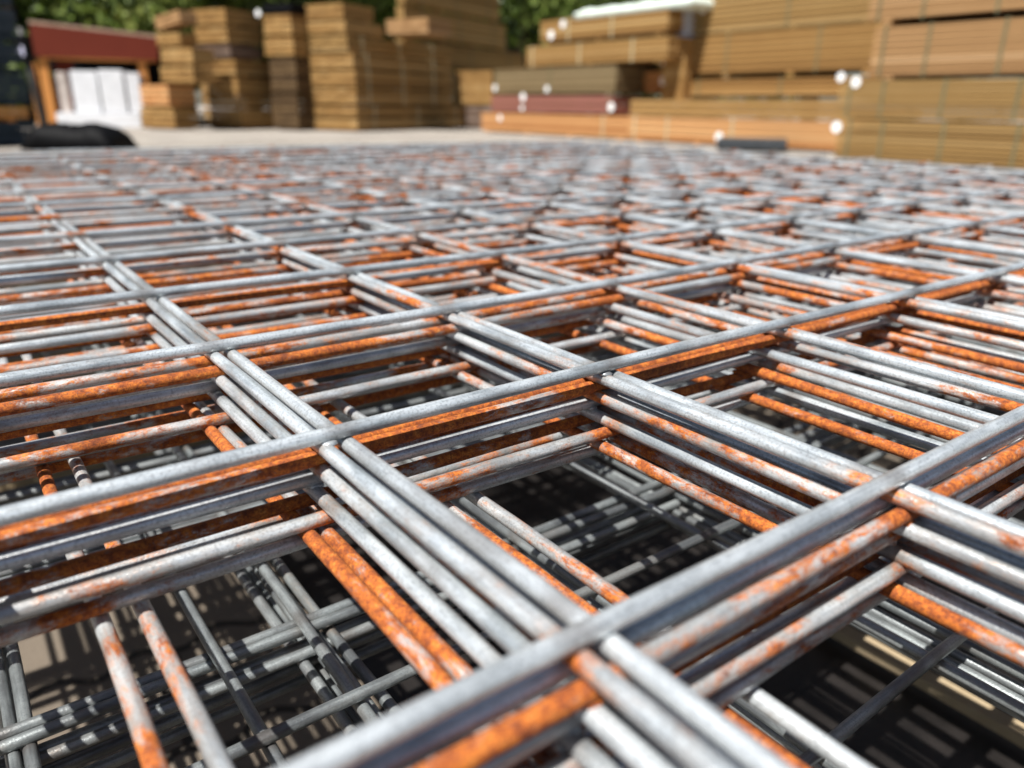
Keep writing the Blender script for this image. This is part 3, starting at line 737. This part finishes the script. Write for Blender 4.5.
# ------------------------------------------------------------------ trees
def tree(p, h, rad, nleaf, label, seed, low=0.12, tone=0.5):
    q = random.Random(seed)
    root = empty('leafy_tree', (p[0], p[1], 0)); tag(root, label, 'tree', 'trees behind the yard')
    m = MB()
    pts = [(0, 0, 0)] + [(q.uniform(-.15, .15) * k, q.uniform(-.15, .15) * k, h * k * 0.2) for k in (1, 2, 3, 4)]
    m.tube(pts, [h * 0.024, h * 0.02, h * 0.016, h * 0.011, h * 0.005], 10)
    clumps = []
    for k in range(16):
        a = q.uniform(0, 6.28); z = h * q.uniform(low, 0.95)
        t = (z / h - low) / (1 - low); rr = rad * (0.45 + 0.75 * math.sin(math.pi * min(1, max(0.06, t * 0.85 + 0.1)))) * q.uniform(0.35, 0.85)
        c = Vector((math.cos(a) * rr, math.sin(a) * rr, z))
        clumps.append((c, rad * q.uniform(0.32, 0.55), q.uniform(-0.25, 0.25)))
        b = Vector(pts[min(4, max(1, int(z / h * 5)))])
        m.tube([tuple(b * 0.8), tuple(b.lerp(c, 0.55) + Vector((0, 0, 0.1))), tuple(c)], [h * 0.008, h * 0.005, h * 0.002], 6)
    m.build('trunk', M_BARK, root, smooth=True)
    f = MB()
    for _ in range(nleaf):
        c, r, tn = clumps[q.randrange(len(clumps))]
        d = Vector((q.gauss(0, 1), q.gauss(0, 1), q.gauss(0, 0.8))); d.normalize()
        pp = c + d * (r * q.random() ** 0.45)
        if pp.z < 0.15: continue
        n = (d + Vector((q.gauss(0, .7), q.gauss(0, .7), q.gauss(0.4, .6)))).normalized()
        u = n.cross(Vector((q.gauss(0, 1), q.gauss(0, 1), q.gauss(0, 1)))).normalized(); w = n.cross(u)
        s = q.uniform(0.055, 0.12)
        k = len(f.v)
        f.v += [pp - u * s, pp + w * s * 0.55, pp + u * s, pp - w * s * 0.55]
        f.f.append([k, k + 1, k + 2, k + 3]); f.t.append(min(1, max(0, tone + tn + q.gauss(0, 0.15))))
    f.build('crown', M_LEAF, root)
TREES = [(-60, 19, 7.5, 2.6, 'bushy tree farthest left behind the slate stack', .45), (40, 17, 6.5, 2.4, 'dark bushy tree right behind the red shelter', .35),
         (110, 18, 7.0, 2.5, 'sunlit tree behind the middle of the red shelter roof', .62), (180, 18, 7.2, 2.5, 'light green tree behind the stack next to the shed', .6),
         (255, 19, 7.5, 2.5, 'tree behind the narrow recessed stack', .5), (335, 20, 7.5, 2.6, 'tree behind the stack left of centre', .4),
         (430, 21, 8, 2.8, 'dark tree behind the shaded tower', .35), (520, 20, 7.8, 2.7, 'tree showing in the gap right of the shaded tower', .42),
         (600, 21, 8, 2.8, 'dark tree behind the film-covered centre stack', .3), (700, 21, 8.5, 2.9, 'tree hidden mostly behind the middle stack', .4), (810, 20, 8, 2.8, 'tree farthest right beyond the lumber row', .45)]
TREES += [(a, 26, 9.0, 3.4, lab, 0.3) for a, lab in ((-10, 'tall tree in the back row above the slate stack'), (90, 'tall tree in the back row beyond the red shelter'), (190, 'tall tree in the back row beyond the stack by the shelter'),
          (290, 'tall tree in the back row beyond the recessed stack'), (390, 'tall tree in the back row beyond the stack left of centre'), (490, 'tall tree in the back row seen past the shaded tower'), (580, 'tall tree in the back row beyond the centre stack'))]
for i, (px, dist, h, rad, lab, tn) in enumerate(TREES):
    r = ray(px, 110); r.z = 0; r.normalize()
    p = CAM + r * dist
    tree((p.x, p.y), h, rad, 15000, lab, 200 + i, low=0.10, tone=tn + 0.12)

# ------------------------------------------------------------------ light
SUN_EL = math.radians(60)
to_sun = Vector((-0.80, -0.26, 0)).normalized() * math.cos(SUN_EL) + Vector((0, 0, math.sin(SUN_EL)))
sl = bpy.data.lights.new('sun', 'SUN'); sl.energy = 5.0; sl.angle = math.radians(0.53); sl.color = (1.0, 0.97, 0.925)
so = bpy.data.objects.new('sun', sl); link(so)
so.rotation_euler = to_sun.to_track_quat('Z', 'Y').to_euler()
W = bpy.data.worlds.new('World'); S.world = W; W.use_nodes = True
nt = W.node_tree; bg = nt.nodes['Background']
sk = nt.nodes.new('ShaderNodeTexSky'); sk.sky_type = 'NISHITA'; sk.sun_disc = False
sk.sun_elevation = SUN_EL; sk.sun_rotation = math.atan2(to_sun.x, to_sun.y)
nt.links.new(sk.outputs[0], bg.inputs[0]); bg.inputs[1].default_value = 0.05

S.render.engine = 'CYCLES'
S.cycles.max_bounces = 6; S.cycles.diffuse_bounces = 2; S.cycles.glossy_bounces = 3
S.cycles.use_denoising = True
S.view_settings.view_transform = 'Standard'; S.view_settings.look = 'None'
S.view_settings.exposure = 0.82; S.view_settings.gamma = 1.0
S.view_settings.use_curve_mapping = False
